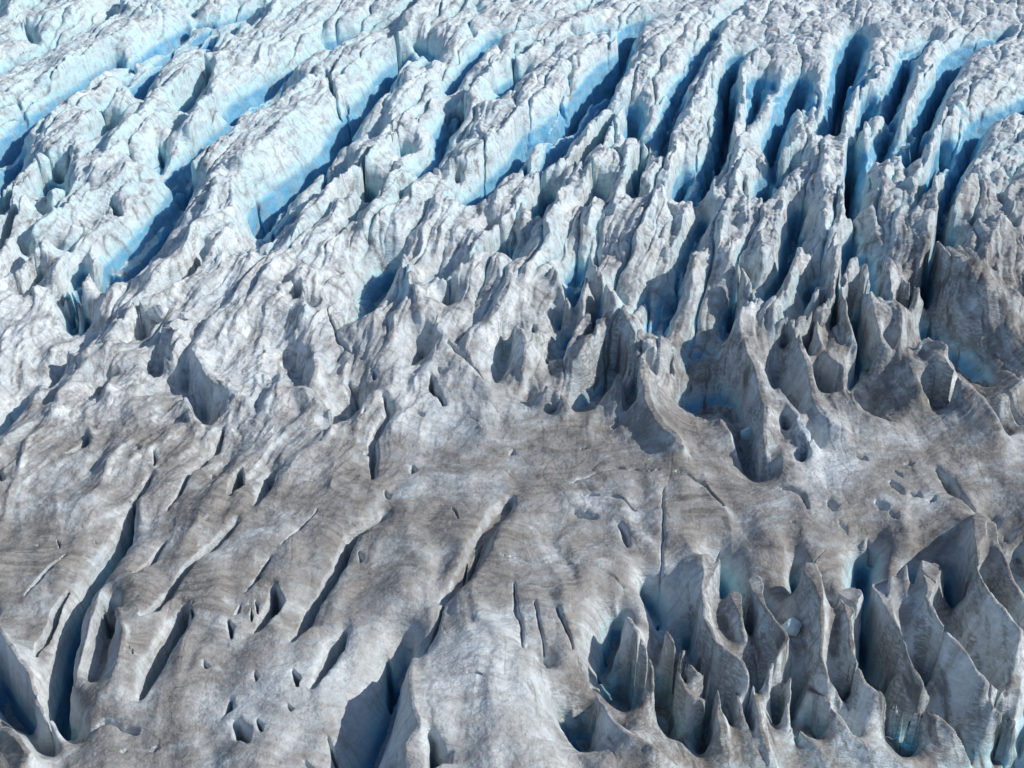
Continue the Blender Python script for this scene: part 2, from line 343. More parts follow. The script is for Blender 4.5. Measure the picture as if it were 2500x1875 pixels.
V('F', [(60,830,-6),(120,700),(250,760,-6)], 8, 2.0, crest=None, p=2.5)
R('F', [(200,1200),(330,1190),(370,1300)], .5, .6, 1.5)
V('F', [(400,1300,-5),(440,1400),(550,1500,-4)], 6, 1.2, crest=None)
SLT('F', [(1370,1470),(1430,1540)], 4, .9, .15); SLT('F', [(1490,1520),(1550,1540)], 4, .8, .15); SLT('F', [(1600,1560),(1630,1570)], 4, .7, .15)
SLT('F', [(1660,1370),(1740,1430),(1780,1510),(1900,1600)], 4, .8, .15); SLT('F', [(1460,1350),(1500,1350)], 3, .6, .15)
SLT('F', [(1150,1320),(1210,1340)], 2.5, .8, .15); SLT('F', [(1270,1600),(1340,1640)], 3, .7, .15); SLT('F', [(1000,1640),(970,1600)], 3, .8)
SLT('F', [(680,1520),(800,1560),(830,1640)], 2, .4); SLT('F', [(1400,1400),(1440,1430)], 2, .4); SLT('F', [(290,435),(300,435)], 2, .4)
SLT('F', [(770,1030),(790,1070)], 2, .6); SLT('F', [(510,780),(540,800)], 2, .5); SLT('F', [(2080,970),(2203,1080)], 3, .6)
SLT('F', [(1960,180),(2000,190)], 4, 1.2); SLT('F', [(1830,40),(1880,90)], 3, .8); SLT('F', [(2150,260),(2203,300)], 7, 1.6)
SLT('F', [(0,1450),(160,1500),(300,1640)], 1, .15, .4)
# --- lower left
SLT('G', [(330,1280),(345,1110),(400,900),(440,720),(500,600),(560,450),(640,330),(760,150),(840,0)], 9, 1.35, .22)
SLT('G', [(225,920),(250,850),(290,800),(350,650),(425,520)], 5, .55)
R('G', [(-60,700),(60,830),(170,970),(230,1200),(345,1400)], 2.5, 1.0, 1.4)
V('G', [(-60,900,-6),(80,1080,-6),(130,1250),(190,1420),(340,1620)], 9, 2.2, crest=None)
R('G', [(-50,1400),(60,1440),(130,1540),(240,1680)], 2.0, 1.2, 1.6)
R('G', [(640,460),(600,640),(500,900),(450,1100)], .8, .7, 1.6)
R('G', [(740,680),(800,800),(750,1000),(690,1180)], 1.0, .6, 1.5)
V('G', [(680,700,-3),(700,850,-3),(600,1150,-2.5)], 3.5, 1.2, crest=None, p=2.5)
V('G', [(380,1640,-5),(420,1500,-4),(540,1480,-3)], 5, 1.2, crest=None)
SLT('G', [(890,1180),(960,1000),(1040,870),(1130,700),(1180,620)], 8, 1.15, .12)
SLT('G', [(910,710),(980,650),(1040,590),(1160,420),(1330,230),(1500,90)], 4, .6, .25)
SLT('G', [(1620,780),(1680,680),(1745,600),(1740,510)], 7, .85, .15)
SLT('G', [(1860,820),(1930,720),(1990,590),(2060,480),(2140,340),(2230,150),(2440,30)], 7, .75, .25)
SLT('G', [(1985,1130),(2050,1000),(2120,860),(2180,760)], 8, .9, .12)
SLT('G', [(1560,510),(1620,440),(1700,310)], 2.5, .35, .25)
SLT('G', [(1440,720),(1460,830)], 5, .8, .12); SLT('G', [(1480,660),(1520,590)], 3, .5, .12); SLT('G', [(1435,1310),(1465,1220)], 6, .8, .12)
SLT('G', [(1500,1370),(1530,1470),(1565,1530)], 6, .7, .12); SLT('G', [(1620,1390),(1660,1460)], 5, .55, .12); SLT('G', [(1300,980),(1310,1020)], 4, .7, .12)
SLT('G', [(1870,1050),(1890,1150)], 5, .8, .12); SLT('G', [(1610,1060),(1620,1100)], 3, .4); SLT('G', [(350,220),(375,270)], 3, .6); SLT('G', [(230,260),(240,265)], 2, .5)
SLT('G', [(600,180),(610,230)], 3, .7); SLT('G', [(840,440),(960,320),(1030,220)], 3, .5); SLT('G', [(160,560),(250,460),(340,380),(420,320)], 1.8, .35, .4)
SLT('G', [(1620,580),(1640,640)], 4, .6); SLT('G', [(1830,1300),(1840,1330)], 4, .4); SLT('G', [(1210,620),(1240,620)], 3, .4); SLT('G', [(1190,740),(1220,650)], 4, .5)
SLT('G', [(1930,1590),(1990,1640)], 5, .7); SLT('G', [(2070,1420),(2150,1560),(2190,1640)], 2.5, .3); SLT('G', [(760,1530),(770,1540)], 3, .5); SLT('G', [(960,1500),(1000,1500)], 3, .5)
SLT('G', [(520,1380),(640,1340),(760,1360),(860,1400)], 1.2, .3, .5); SLT('G', [(820,920),(840,950)], 2.5, .5); SLT('G', [(1780,230),(1850,150),(2000,40)], .8, .2, .5)
SLT('G', [(1590,700),(1590,620)], 5, .5); SLT('G', [(650,620),(680,700),(740,720)], 4, .8, .2)
R('G', [(840,830),(1000,820),(1200,800)], .6, 2, 2)
# --- lower middle
SLT('H', [(730,580),(850,450),(940,300),(1010,170),(1090,20),(1150,-60)], 2.5, 1.9, .25)
SLT('H', [(850,460),(865,400),(878,330)], 4, .4, .1); SLT('H', [(890,420),(950,280),(1000,200)], 4, .6, .1)
SLT('H', [(615,870),(670,730),(735,600)], 2.5, .3, .3)
V('H', [(60,2150),(200,1850),(330,1620),(400,1400),(440,1200),(490,1040),(520,960,-5,.8)], 8.5, 1.0, crest=None, p=3.5)
R('H', [(545,950,1),(520,1100,1.5),(540,1260,2),(580,1370,2),(560,1440,1.5),(430,1600,1)], 2, .8, 1.6)
SLT('H', [(380,820),(400,900),(370,1000)], 5, .8, .12); SLT('H', [(660,1440),(700,1530),(640,1640)], 6, 1.3, .12); SLT('H', [(790,10),(830,100)], 3, .4)
V('H', [(1420,1180,-3),(1500,1400,-6),(1580,1560,-8),(1620,1700)], 8, 1.6, crest=None)
V('H', [(1260,900,-2,.6),(1320,970),(1400,1010),(1470,1050,-2,.6)], 3.5, 1.0, crest=None)
V('H', [(1680,1190,-3,.5),(1780,1020),(1840,880),(1860,780),(1820,650,-3,.6)], 9, 1.2, crest=None, p=3.5)
SLT('H', [(1725,820),(1735,890)], 3, .8, .1); SLT('H', [(1770,650),(1780,680)], 3, .6, .1)
R('H', [(1900,700),(1980,860),(2040,1000),(2060,1130)], 2.0, .8, 1.4)
V('H', [(1960,500,-3,.6),(2000,620),(2070,720),(2120,830,-5,.8)], 9, 1.3, crest=None)
SLT('H', [(2080,560),(2110,480)], 4, .5)
V('H', [(1800,1250,-6),(1950,1230),(2100,1300),(2260,1380)], 11, 3.5, crest=None, p=2.5)
V('H', [(1950,1400),(2150,1560)], 11, 3.0, crest=None, p=2.5)
R('H', [(1690,1210,1),(1780,1320),(1900,1450),(2050,1560),(2203,1650)], 2.5, .8, 1.4)
V('H', [(1560,1300,-4),(1600,1450),(1700,1600)], 8, 1.4, crest=None)
V('H', [(2060,1080,-5),(2080,900,-5)], 7, .7, crest=None)
SLT('H', [(1185,500),(1190,650),(1230,830)], .8, .3, .4); SLT('H', [(1310,600),(1330,740),(1380,850)], .8, .2, .4); SLT('H', [(1450,660),(1510,780),(1550,880)], 1.2, .25, .4)
SLT('H', [(1850,80),(1890,150),(1900,200)], 1.2, .7, .5); SLT('H', [(2125,-100),(2115,200),(2105,400)], .6, .2, .5); SLT('H', [(1570,0),(1620,20),(1700,30)], 4, .6)
SLT('H', [(190,280),(200,350)], 2.5, .6); SLT('H', [(1100,320),(1370,350),(1600,340),(1880,430)], .5, .15, .5); SLT('H', [(880,1020),(970,1025)], 1, .3)
SLT('H', [(1500,1300),(1540,1280)], 3, .8)
# --- lower right: thin blades
R('I', [(235,320,.5),(180,550,1),(190,700,1.5),(260,840,2),(400,960,2),(460,1080,2),(500,1180,1.5)], 2, .7, 1.4)
V('I', [(235,370,-4,.6),(215,550),(230,700),(300,830),(430,1000,-7)], 11, 1.3, crest=None)
V('I', [(85,730,-4,.5),(100,860),(160,1020,-5,.7)], 9, 1.0, crest=None)
R('I', [(-50,800),(60,960),(130,1030),(200,1060)], 1.5, .5, 1.3)
V('I', [(450,550,-4,.5),(460,700),(510,890,-6)], 10, .9, crest=None)
V('I', [(300,600,-6),(350,750,-8)], 9, 1.2, crest=None)
R('I', [(380,560),(410,680),(440,830)], 1.5, .4, 1.3)
R('I', [(500,480,.5),(560,650),(710,820),(680,900),(600,1050),(600,1200)], 2.2, .6, 1.4)
V('I', [(745,390,-4,.4),(730,560),(755,700,-6,.5)], 9, .8, crest=None)
V('I', [(850,550,-5),(880,700,-6)], 7, 1.0, crest=None, p=2.5)
R('I', [(860,440,.5),(940,620),(920,800),(920,950),(970,1100),(1090,1290)], 2.2, .7, 1.5)
V('I', [(965,700,-4,.4),(1030,900),(1070,1050),(1080,1200,-7)], 8, .9, crest=None)
R('I', [(1110,560,.5),(1100,720),(1120,930),(1200,1110),(1310,1200),(1320,1270)], 2.5, .8, 1.5)
V('I', [(1180,240,-3,.3),(1145,500),(1135,850),(1200,1060),(1290,1150,-6)], 12, .9, crest=None)
V('I', [(1300,1230),(1450,1230),(1600,1220),(1670,1250)], 9, 1.1, crest=None, p=2.5)
R('I', [(1290,500,1),(1380,700),(1470,900),(1560,1130),(1590,1200)], 2.2, .6, 1.4)
V('I', [(1380,480,-4,.4),(1410,620),(1440,690,-6),(1520,950,-9),(1660,1220,-10)], 8, .9, crest=None)
V('I', [(1470,400,-4,.4),(1460,560),(1480,700,-7)], 9, .7, crest=None)
R('I', [(1360,460,1),(1350,580)], 1.5, .4, 1.3); R('I', [(1450,400,1),(1460,600)], 1.5, .4, 1.3)
V('I', [(1500,1260,-9),(1500,1160,-6)], 10, .4, crest=None)
R('I', [(1620,380,1),(1590,600),(1700,800),(1830,950),(1940,1090),(2080,1210)], 2.8, .8, 1.4)
V('I', [(1690,410,-4,.5),(1690,560),(1720,730,-7),(1900,950,-9),(2000,1110,-9)], 10, 1.2, crest=None)
R('I', [(1940,120,1),(1900,250),(1910,420),(1970,560),(2080,690),(2180,790),(2180,1000)], 2.5, .8, 1.4)
V('I', [(1950,170,-4,.4),(1925,330),(1950,450,-5),(2080,620,-7),(2250,830,-8)], 9, .8, crest=None)
R('I', [(1970,160),(2050,310),(2110,480),(2250,700)], 2.0, .6, 1.4)
V('I', [(2040,160,-3),(2090,230,-4),(2080,270,-3)], 5, 1.0, crest=None)
V('I', [(2150,350),(2203,450)], 6, 1.0, crest=None)
R('I', [(1340,1290),(1450,1260),(1600,1290),(1760,1350),(1800,1420),(1850,1600)], 2.0, .6, 1.4)
V('I', [(1330,1460,-6),(1500,1480),(1650,1540),(1800,1680)], 9, 1.6, crest=None, p=2.5)
R('I', [(1940,1150),(2000,1260),(2250,1430)], 2.0, .5, 1.4)
V('I', [(1880,1250,-8),(1900,1600,-9),(2050,1640,-8)], 9, 1.8, crest=None, p=2.5)
R('I', [(2020,1180),(2120,1140),(2250,1170)], .5, .6, 1.5)
R('I', [(850,1170,1),(960,1340),(1100,1480),(1350,1600),(1600,1680)], 2.0, .8, 1.6)
V('I', [(1000,1250,-5),(1150,1380,-7),(1350,1500,-8),(1500,1600,-8)], 8, .9, crest=None, p=2.5)
V('I', [(720,1440,-4,.5),(695,1330),(720,1200),(750,1100,-4,.5)], 9, 1.1, crest=None)
R('I', [(740,1080,.5),(720,1200),(665,1340),(730,1460)], 1.8, .5, 1.4)
V('I', [(830,1400,-6),(900,1500,-7),(1050,1620,-8)], 8, 1.2, crest=None, p=2.5)
R('I', [(200,1070),(290,1230),(300,1450),(340,1660)], 2.0, .8, 1.5)
V('I', [(-50,1300,-8),(130,1380,-9),(180,1600,-9)], 9, 3.0, crest=None, p=2.5)
R('I', [(490,1150),(500,1400),(560,1520),(620,1660)], 2.0, .6, 1.4)
V('I', [(420,1260,-5),(440,1500,-6)], 7, .8, crest=None)
V('I', [(580,1250,-6),(600,1450,-7),(720,1600,-8)], 8, 1.1, crest=None)
R('I', [(790,1440),(870,1520),(990,1660)], 1.0, .5, 1.4)
R('I', [(380,1180),(430,1400),(470,1540),(570,1650)], 1.5, .5, 1.4)
V('I', [(330,1250,-5),(370,1400,-5)], 6, .6, crest=None)
R('I', [(0,900),(0,1100),(40,1200),(180,1220)], 1.0, .6, 1.5)
SLT('I', [(1370,10),(1420,40)], 3, .8, .12); SLT('I', [(1230,100),(1290,150)], 3, .7, .12); SLT('I', [(1040,60),(1090,90)], 3, .9, .12)
SLT('I', [(1480,300),(1520,300)], 2, .5); SLT('I', [(1590,340),(1650,340)], 4, .7, .12); SLT('I', [(730,85),(750,90)], 2, .4)
SLT('I', [(1080,640),(1100,690)], 4, .4); SLT('I', [(980,655),(1010,665)], 2, .5); SLT('I', [(1150,450),(1155,520)], 4, .4)
SLT('I', [(680,620),(730,700)], 4, .5); SLT('I', [(290,160),(270,240),(260,330)], .6, .15, .6); SLT('I', [(950,210),(860,280)], .5, .15, .6)

# keep every foot line a little way off the crests beside it (they were sighted across empty air)
def spread():
    crests = np.array([(*a[:2], *b[:2]) for pts, p, _ in FE for a, b in zip(pts[:-1], pts[1:]) if max(a[2], b[2]) > .4])
    A_, E_ = crests[:, :2], crests[:, 2:] - crests[:, :2]
    L_ = (E_ ** 2).sum(1) + 1e-9
    for k, (pts, p, asym) in enumerate(FE):
        if pts[len(pts) // 2][2] > -1.5: continue
        out = []
        for a, b in zip(pts[:-1], pts[1:]):
            n = max(1, int(math.hypot(b[0] - a[0], b[1] - a[1]) / 1.5))
            for i in range(n):
                t = i / n; out.append([a[j] + t * (b[j] - a[j]) for j in range(4)])
        out.append(list(pts[-1]))
        P = np.array(out)
        for it in range(6):
            for i in range(len(P)):
                gap = .75 * min(P[i, 3], 2.0) + .006 * P[i, 1]
                q = P[i, :2]; t = np.clip(((q - A_) * E_).sum(1) / L_, 0, 1)
                dv = q - (A_ + t[:, None] * E_); d = np.sqrt((dv ** 2).sum(1))
                j = int(d.argmin())
                if d[j] < gap:
                    n_ = dv[j] / d[j] if d[j] > .15 else np.array([1.0, 0.0])
                    P[i, 0] += n_[0] * (gap - d[j]) * .6; P[i, 1] += n_[1] * (gap - d[j]) * .3
            if len(P) > 3: P[1:-1, :2] = .5 * P[1:-1, :2] + .25 * (P[2:, :2] + P[:-2, :2])
        FE[k] = ([tuple(r) for r in P[::1]], p, asym)
spread()

# ------------------------------------------------------------------ grid (fans out with distance; reaches well past the view on all sides)
nr, nc = int(1760 * Q), int(1820 * Q)
ly = np.concatenate([np.linspace(math.log(64), math.log(385), nr), np.linspace(math.log(388), math.log(2600), int(140 * Q))])
Yr = np.exp(ly)
fan = np.linspace(-0.68, 0.68, nc)
fan = fan + np.sign(fan) * 0.9 * np.maximum(np.abs(fan) - 0.60, 0)
X = (fan[None, :] * (Yr[:, None] + 2)).astype(np.float32)
Y = np.repeat(Yr[:, None], nc, 1).astype(np.float32)

def field(X, Y):
    B = base0(X, Y).astype(np.float32)
    far = sstep(150, 230, Y)              # upper half of the picture
    # ragged edges: lines are met in slightly warped coordinates
    wx = 0.55 * fbm(X / 5.0, Y / 9.0, 3, 1) + .22 * fbm(X / 1.3, Y / 1.8, 2, 5)
    wy = 0.9 * fbm(X / 5.0, Y / 8.0, 3, 2) + .35 * fbm(X / 1.3, Y / 1.8, 2, 6)
    amp = 0.45 + 0.4 * far
    PX, PY = X + wx * amp, Y + wy * amp
    fI = sstep(113, 103, Y + .12 * (X - 40)) * sstep(12, 22, X)                       # the blades, lower right
    fF = np.clip(hill(X, Y, 58, 158, 34, 22, 1.4), 0, 1)                 # dark hollows, middle right
    fE = np.clip(hill(X, Y, 2, 172, 45, 26, 1.2), 0, 1)
    lo = np.maximum(fI * 8.5, np.maximum(fF * 2.0, fE * 1.0)).astype(np.float32)
    LEN = 1.7 + .5 * fI + 2.6 * np.maximum(fF, fE) + far * (.5 * sstep(20, -50, X) - .45)
    def dist_to(pts, rows, cols):
        px, py = PX[rows, cols], PY[rows, cols]
        bd = np.full(px.shape, 1e9, np.float32); bh = np.zeros_like(px); bs = np.ones_like(px); sd = np.zeros_like(px)
        for a, b in zip(pts[:-1], pts[1:]):
            ax, ay, ah, as_ = a; bx, by, bh_, bs_ = b
            ex, ey = bx - ax, by - ay; L2 = ex * ex + ey * ey + 1e-9
            t = np.clip(((px - ax) * ex + (py - ay) * ey) / L2, 0, 1)
            qx, qy = px - (ax + t * ex), py - (ay + t * ey)
            d = np.sqrt(qx * qx + qy * qy)
            m = d < bd
            sd = np.where(m, -qx / (d + .15), sd); bd = np.where(m, d, bd); bh = np.where(m, ah + t * (bh_ - ah), bh); bs = np.where(m, as_ + t * (bs_ - as_), bs)
        return bd, bh, bs, sd
    def window(pts, rad):
        xs = [p[0] for p in pts]; ys = [p[1] for p in pts]
        y0, y1 = min(ys) - rad, max(ys) + rad
        r0, r1 = np.searchsorted(Yr, [y0, y1])
        if r1 - r0 < 2: return None
        x0, x1 = min(xs) - rad, max(xs) + rad
        f0 = min(x0 / (max(y0, 64) + 2), x0 / (y1 + 2)); f1 = max(x1 / (max(y0, 64) + 2), x1 / (y1 + 2))
        c0, c1 = np.searchsorted(fan, [f0, f1])
        if c1 - c0 < 2: return None
        return slice(r0, r1), slice(c0, c1)
    # the surveyed lines hold the surface like wires hold a membrane; it relaxes between them
    H = np.zeros_like(X); best = np.full(X.shape, 1e9, np.float32)
    for pts, p, asym in FE:
        smax = max(q[3] for q in pts)
        ymax = max(q[1] for q in pts)
        win = window(pts, smax * .8 + 4)
        if win is None: continue
        d, h, s, sd = dist_to(pts, *win)
        cell = .0011 * Y[win]
        wid = np.where(h < -1.2, .24 - .10 * far[win], .14) * s + cell
        r = d / wid
        m = (r < 1) & (r < best[win])
        H[win] = np.where(m, h, H[win]); best[win] = np.where(m, r, best[win])
    M = best < 1
    def down(A, M):
        r, c = A.shape[0] // 2 * 2, A.shape[1] // 2 * 2
        a = (A * M)[:r, :c].reshape(r // 2, 2, c // 2, 2).sum((1, 3)); m = M[:r, :c].astype(np.float32).reshape(r // 2, 2, c // 2, 2).sum((1, 3))
        return np.where(m > 0, a / np.maximum(m, 1), 0).astype(np.float32), m > 0
    def half(A):
        r, c = A.shape[0] // 2 * 2, A.shape[1] // 2 * 2
        return A[:r, :c].reshape(r // 2, 2, c // 2, 2).mean((1, 3)).astype(np.float32)
    cellx = np.gradient(X, axis=1); K = ((cellx / LEN) ** 2).astype(np.float32)
    lv = [(H, M, K, -lo)]
    for i in range(5):
        h_, m_, k_, l_ = lv[-1]; hh, mm = down(h_, m_); lv.append((hh, mm, half(k_) * 4, half(l_)))
    U = lv[-1][3].copy()
    for i in range(5, -1, -1):
        h_, m_, k_, l_ = lv[i]
        if U.shape != h_.shape:
            V2 = np.empty(h_.shape, np.float32); V2[:] = l_
            up = np.repeat(np.repeat(U, 2, 0), 2, 1); r, c = min(up.shape[0], h_.shape[0]), min(up.shape[1], h_.shape[1]); V2[:r, :c] = up[:r, :c]; U = V2
        for it in range(60 if i > 0 else 34):
            P = np.pad(U, 1, mode='edge')
            U = (P[:-2, 1:-1] + P[2:, 1:-1] + P[1:-1, :-2] + P[1:-1, 2:] + k_ * l_) / (4 + k_)
            U = np.where(m_, h_, U)
    P = np.pad(U, 1, mode='edge')
    Z = (U * 2 + P[:-2, 1:-1] + P[2:, 1:-1] + P[1:-1, :-2] + P[1:-1, 2:]) / 6
    den = 1 + 3 * sstep(.5, 4, np.abs(Z))
    SLZ = np.zeros_like(X)
    for pts, dep, sh in SL:
        smax = max(q[3] for q in pts)
        win = window(pts, smax * 11 + 2)
        if win is None: continue
        d, h, s, sd = dist_to(pts, *win)
        r = d / s
        prof = (1 - sh) / (1 + r ** 5) + sh / (1 + (r / (4 + 2.2 * sd)) ** 2) ** 1.5
        prof = prof * sstep(1.0, .6, d / (smax * 11 + 2))
        SLZ[win] = np.maximum(SLZ[win], dep * prof)
    return B, Z, SLZ, far, PX, PY, np.clip(1.6 / den, .25, 1)

B, Z, SLZ, far, PX, PY, FREE = field(X, Y)
big = np.abs(Z)
left = sstep(30, -60, X)
out = sstep(0.45, 0.62, np.abs(X) / Y) + sstep(330, 420, Y)        # beyond the measured area: plain crevassed ice
out = np.clip(out, 0, 1)
# plain crevasse field beyond
cu = (X * 0.92 - Y * 0.38) / 9.0 + 0.5 * fbm(X / 30, Y / 40, 3, 61)
cr = np.abs((cu % 1.0) - .5) * 2
Z = Z - out * 7.0 * sstep(.35, 0.0, cr) * sstep(-.3, .4, noise(X / 25, Y / 45, 77))
Z = Z - SLZ
# flow direction of the ice, taken from the surveyed lines
gx_, gy_ = np.meshgrid(np.linspace(-170, 170, 48), np.linspace(60, 400, 60))
c2 = np.zeros_like(gx_); s2 = np.zeros_like(gx_)
for pts, p, _ in FE:
    for a, b in zip(pts[:-1], pts[1:]):
        L = math.hypot(b[0] - a[0], b[1] - a[1])
        if L < .3: continue
        th = 2 * math.atan2(b[1] - a[1], b[0] - a[0])
        wgt = L / (((gx_ - (a[0] + b[0]) / 2) ** 2 + (gy_ - (a[1] + b[1]) / 2) ** 2 + 30) ** 1.2)
        c2 += wgt * math.cos(th); s2 += wgt * math.sin(th)
ang = .5 * np.arctan2(s2, c2)                      # -90..90 deg, orientation
ang = np.where(ang < 0, ang + np.pi, ang)          # 0..180
def bil(G, X, Y):
    u = np.clip((X + 170) / 340 * 47, 0, 46.999); v = np.clip((Y - 60) / 340 * 59, 0, 58.999)
    i, j = v.astype(int), u.astype(int); fv, fu = v - i, u - j
    return (G[i, j] * (1 - fu) + G[i, j + 1] * fu) * (1 - fv) + (G[i + 1, j] * (1 - fu) + G[i + 1, j + 1] * fu) * fv
ANG = bil(ang, X, Y).astype(np.float32)
print('ANG', np.percentile(np.degrees(ang), [0, 10, 50, 90, 100]))
BINS = np.radians([35, 55, 75, 95, 115, 135])
def directional(fn, across, along, seed, WX=0, WY=0):
    """noise drawn out along the ice flow; fn(x, y, seed)"""
    A = np.clip(ANG, BINS[0], BINS[-1]); out = np.zeros_like(X)
    st_ = BINS[1] - BINS[0]
    for i, th in enumerate(BINS):
        wg = np.clip(1 - np.abs(A - th) / st_, 0, 1)
        m = wg > 0
        if not m.any(): continue
        x, y = (X + WX)[m], (Y + WY)[m]
        al = x * math.cos(th) + y * math.sin(th); ac = -x * math.sin(th) + y * math.cos(th)
        out[m] += wg[m] * fn(ac / across, al / along, seed + i * 101)
    return out
# rolling of the surface
roll = 0.9 * fbm(X / 14, Y / 20, 3, 11) * (0.6 + .6 * far)
# shingled melt plates: rounded puffs parted by sharp creases, wider than deep
def billow(x, y, o=3, seed=0, g=.5):
    t = 0; a = 1.0; cr = 0
    for k in range(o):
        n = np.abs(noise(x, y, seed + 13 * k)); t = t + a * np.minimum(n * 1.8, .9) ** .8
        cr = np.maximum(cr, a * np.exp(-n / .045)); x = x * 2.1 + 1.3; y = y * 2.1 + 5.1; a *= g
    return t, cr
rgt = sstep(-30, 50, X)
ux = X + 1.2 * noise(X / 5, Y / 9, 21); uy = Y + .30 * rgt * X + 2.2 * noise(X / 11, Y / 16, 23)
wX = 1.6 * noise(X / 7, Y / 9, 155); wY = 2.2 * noise(X / 7, Y / 9, 156)
folds = directional(lambda a, b, s_: ridged(a, b, 3, s_, .36), 7.0, 36, 300, wX, wY)
ribs = directional(lambda a, b, s_: ridged(a, b, 3, s_, .5), 3.2, 24, 700, .7 * wX, .7 * wY)
long_ = directional(lambda a, b, s_: noise(a, b, s_), 4.2, 26, 800, wX, wY)
trans = directional(lambda a, b, s_: fbm(a, b, 4, s_, .6), 7.5, .9, 900, .5 * wX, .8 * wY)
trc = directional(lambda a, b, s_: noise(a, b, s_), 13, 4.5, 950, wX, 1.4 * wY)
gate = sstep(.0, .5, noise(X / 9, Y / 14, 960)); gate2 = sstep(.0, .5, noise(X / 8, Y / 12, 961))
crk = np.maximum(np.exp(-np.abs(long_) / .022) * gate, np.exp(-np.abs(trc) / .018) * gate2) * (.3 + .7 * sstep(125, 190, Y))
flute = directional(lambda a, b, s_: fbm(a, b, 3, s_, .55), 1.7, 9, 400, wX, wY)
sheet = directional(lambda a, b, s_: fbm(a, b, 2, s_, .5), 6.0, 26, 500, wX, wY)
sh1, c1 = billow(ux / 7.5, uy / 3.0, 3, 22, .55)
flat_top = np.clip(1 + Z / 4.0, .25, 1)
ripple = far * flat_top * (.36 + .3 * rgt) * sh1
ch, c2 = billow((X + .35 * Y) / 3.6, (Y - .2 * X) / 8.5, 3, 33, .5)
chunk = far * (.12 * ch * (.3 + .7 * left) + .26 * flute + (.36 - .2 * rgt) * ribs + .4 * folds * left * FREE + .08 * trans)
near = 1 - far
st = (Y * .9 - X * .18)
fine = near * (.10 * fbm(X / 2.6, st / 1.1, 3, 41) + .03 * fbm(X / .7, st / .35, 3, 43)) + .10 * fbm(X / 2.8, Y / 3.5, 4, 45)
m0 = 148 - 24 * sstep(5, -40, X)
m0 = m0 - 8 + 11 * noise(X / 13, Y / 13, 140)
mid = sstep(m0, m0 + 24, Y) * sstep(250, 200, Y)
fx_, fy_ = X + 1.5 * noise(X / 7, Y / 9, 55), Y + 2 * noise(X / 7, Y / 9, 56)
cg, c3 = billow((fx_ + .45 * fy_) / 6.0, (fy_ - .3 * fx_) / 10, 4, 51, .48)
crag = mid * (.10 * ribs + .06 * trans + .3 * cg * np.clip(.35 + big / 5, 0, 1) + 1.5 * folds * FREE + .15 * flute)
low = sstep(150, 120, Y) * (1 - sstep(113, 103, Y) * sstep(12, 22, X))
crag = crag + low * (1.25 * sheet + .3 * folds)
slabs = sstep(122, 138, Y) * sstep(200, 170, Y) * sstep(-8, -34, X)
crag = crag + slabs * .16 * ridged((X * .8 - Y * .45) / 1.9, (Y * .8 + X * .45) / 11, 3, 58, .55)
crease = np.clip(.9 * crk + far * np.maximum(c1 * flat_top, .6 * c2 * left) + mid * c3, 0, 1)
groove_n = directional(lambda a, b, s_: noise(a, b, s_), 4.6, 46, 1200, .8 * wX, .8 * wY)
groove2 = directional(lambda a, b, s_: noise(a, b, s_), 2.4, 22, 1300, .6 * wX, .6 * wY)
calm = np.ones_like(X)                              # the broad clean faces
for (u, v, h_, rx, ry) in ((1190, 480, -5, 8, 20), (1120, 620, -5, 6, 9), (560, 850, -1, 7, 11), (1290, 780, -2, 7, 9), (620, 480, -5, 8, 18), (330, 560, -4, 8, 16), (760, 330, -3, 8, 20),
                           (1180, 1720, 4, 9, 14), (2050, 430, -2, 5, 12), (1760, 880, 0, 4, 8), (1090, 960, 0, 8, 8), (830, 700, 0, 6, 8), (2380, 820, -4, 10, 12), (1450, 470, -2, 5, 10), (60, 720, 0, 10, 14), (300, 720, -8, 7, 14), (210, 840, -5, 6, 8), (400, 620, -8, 6, 14)):
    cx, cy = ground(u, v, h_); calm = np.minimum(calm, 1 - .8 * np.clip(hill(X, Y, cx, cy, rx, ry, 1.3), 0, 1))
ribs = ribs * calm; folds = folds * calm; sheet = sheet * (.3 + .7 * calm); flute = flute * (.35 + .65 * calm) * (1 - .5 * sstep(150, 125, Y))
upz = sstep(150, 185, Y) * calm * (1 - .45 * sstep(225, 290, Y) * sstep(0, 60, X))
groove = upz * (2.4 * np.exp(-np.abs(groove_n) / .085) * (.5 + .5 * sstep(-.4, .4, noise(X / 14, Y / 22, 1250))) + .4 * np.exp(-np.abs(groove2) / .07))
Z = Z - groove
Z = Z + roll + ripple + chunk + fine + crag + low * .05 * trans - .28 * crk
ZZ = B + Z
# overhang: push surface sideways by noise so walls are not pure curtains
hx = .35 * noise(X / 2.2, ZZ / 1.6 + Y / 6, 91); hy = .3 * noise(X / 2.0 + 9, ZZ / 1.5 + Y / 5, 92)
st_amt = .5 + .5 * far
XX = X + hx * st_amt; YY = Y + hy * st_amt

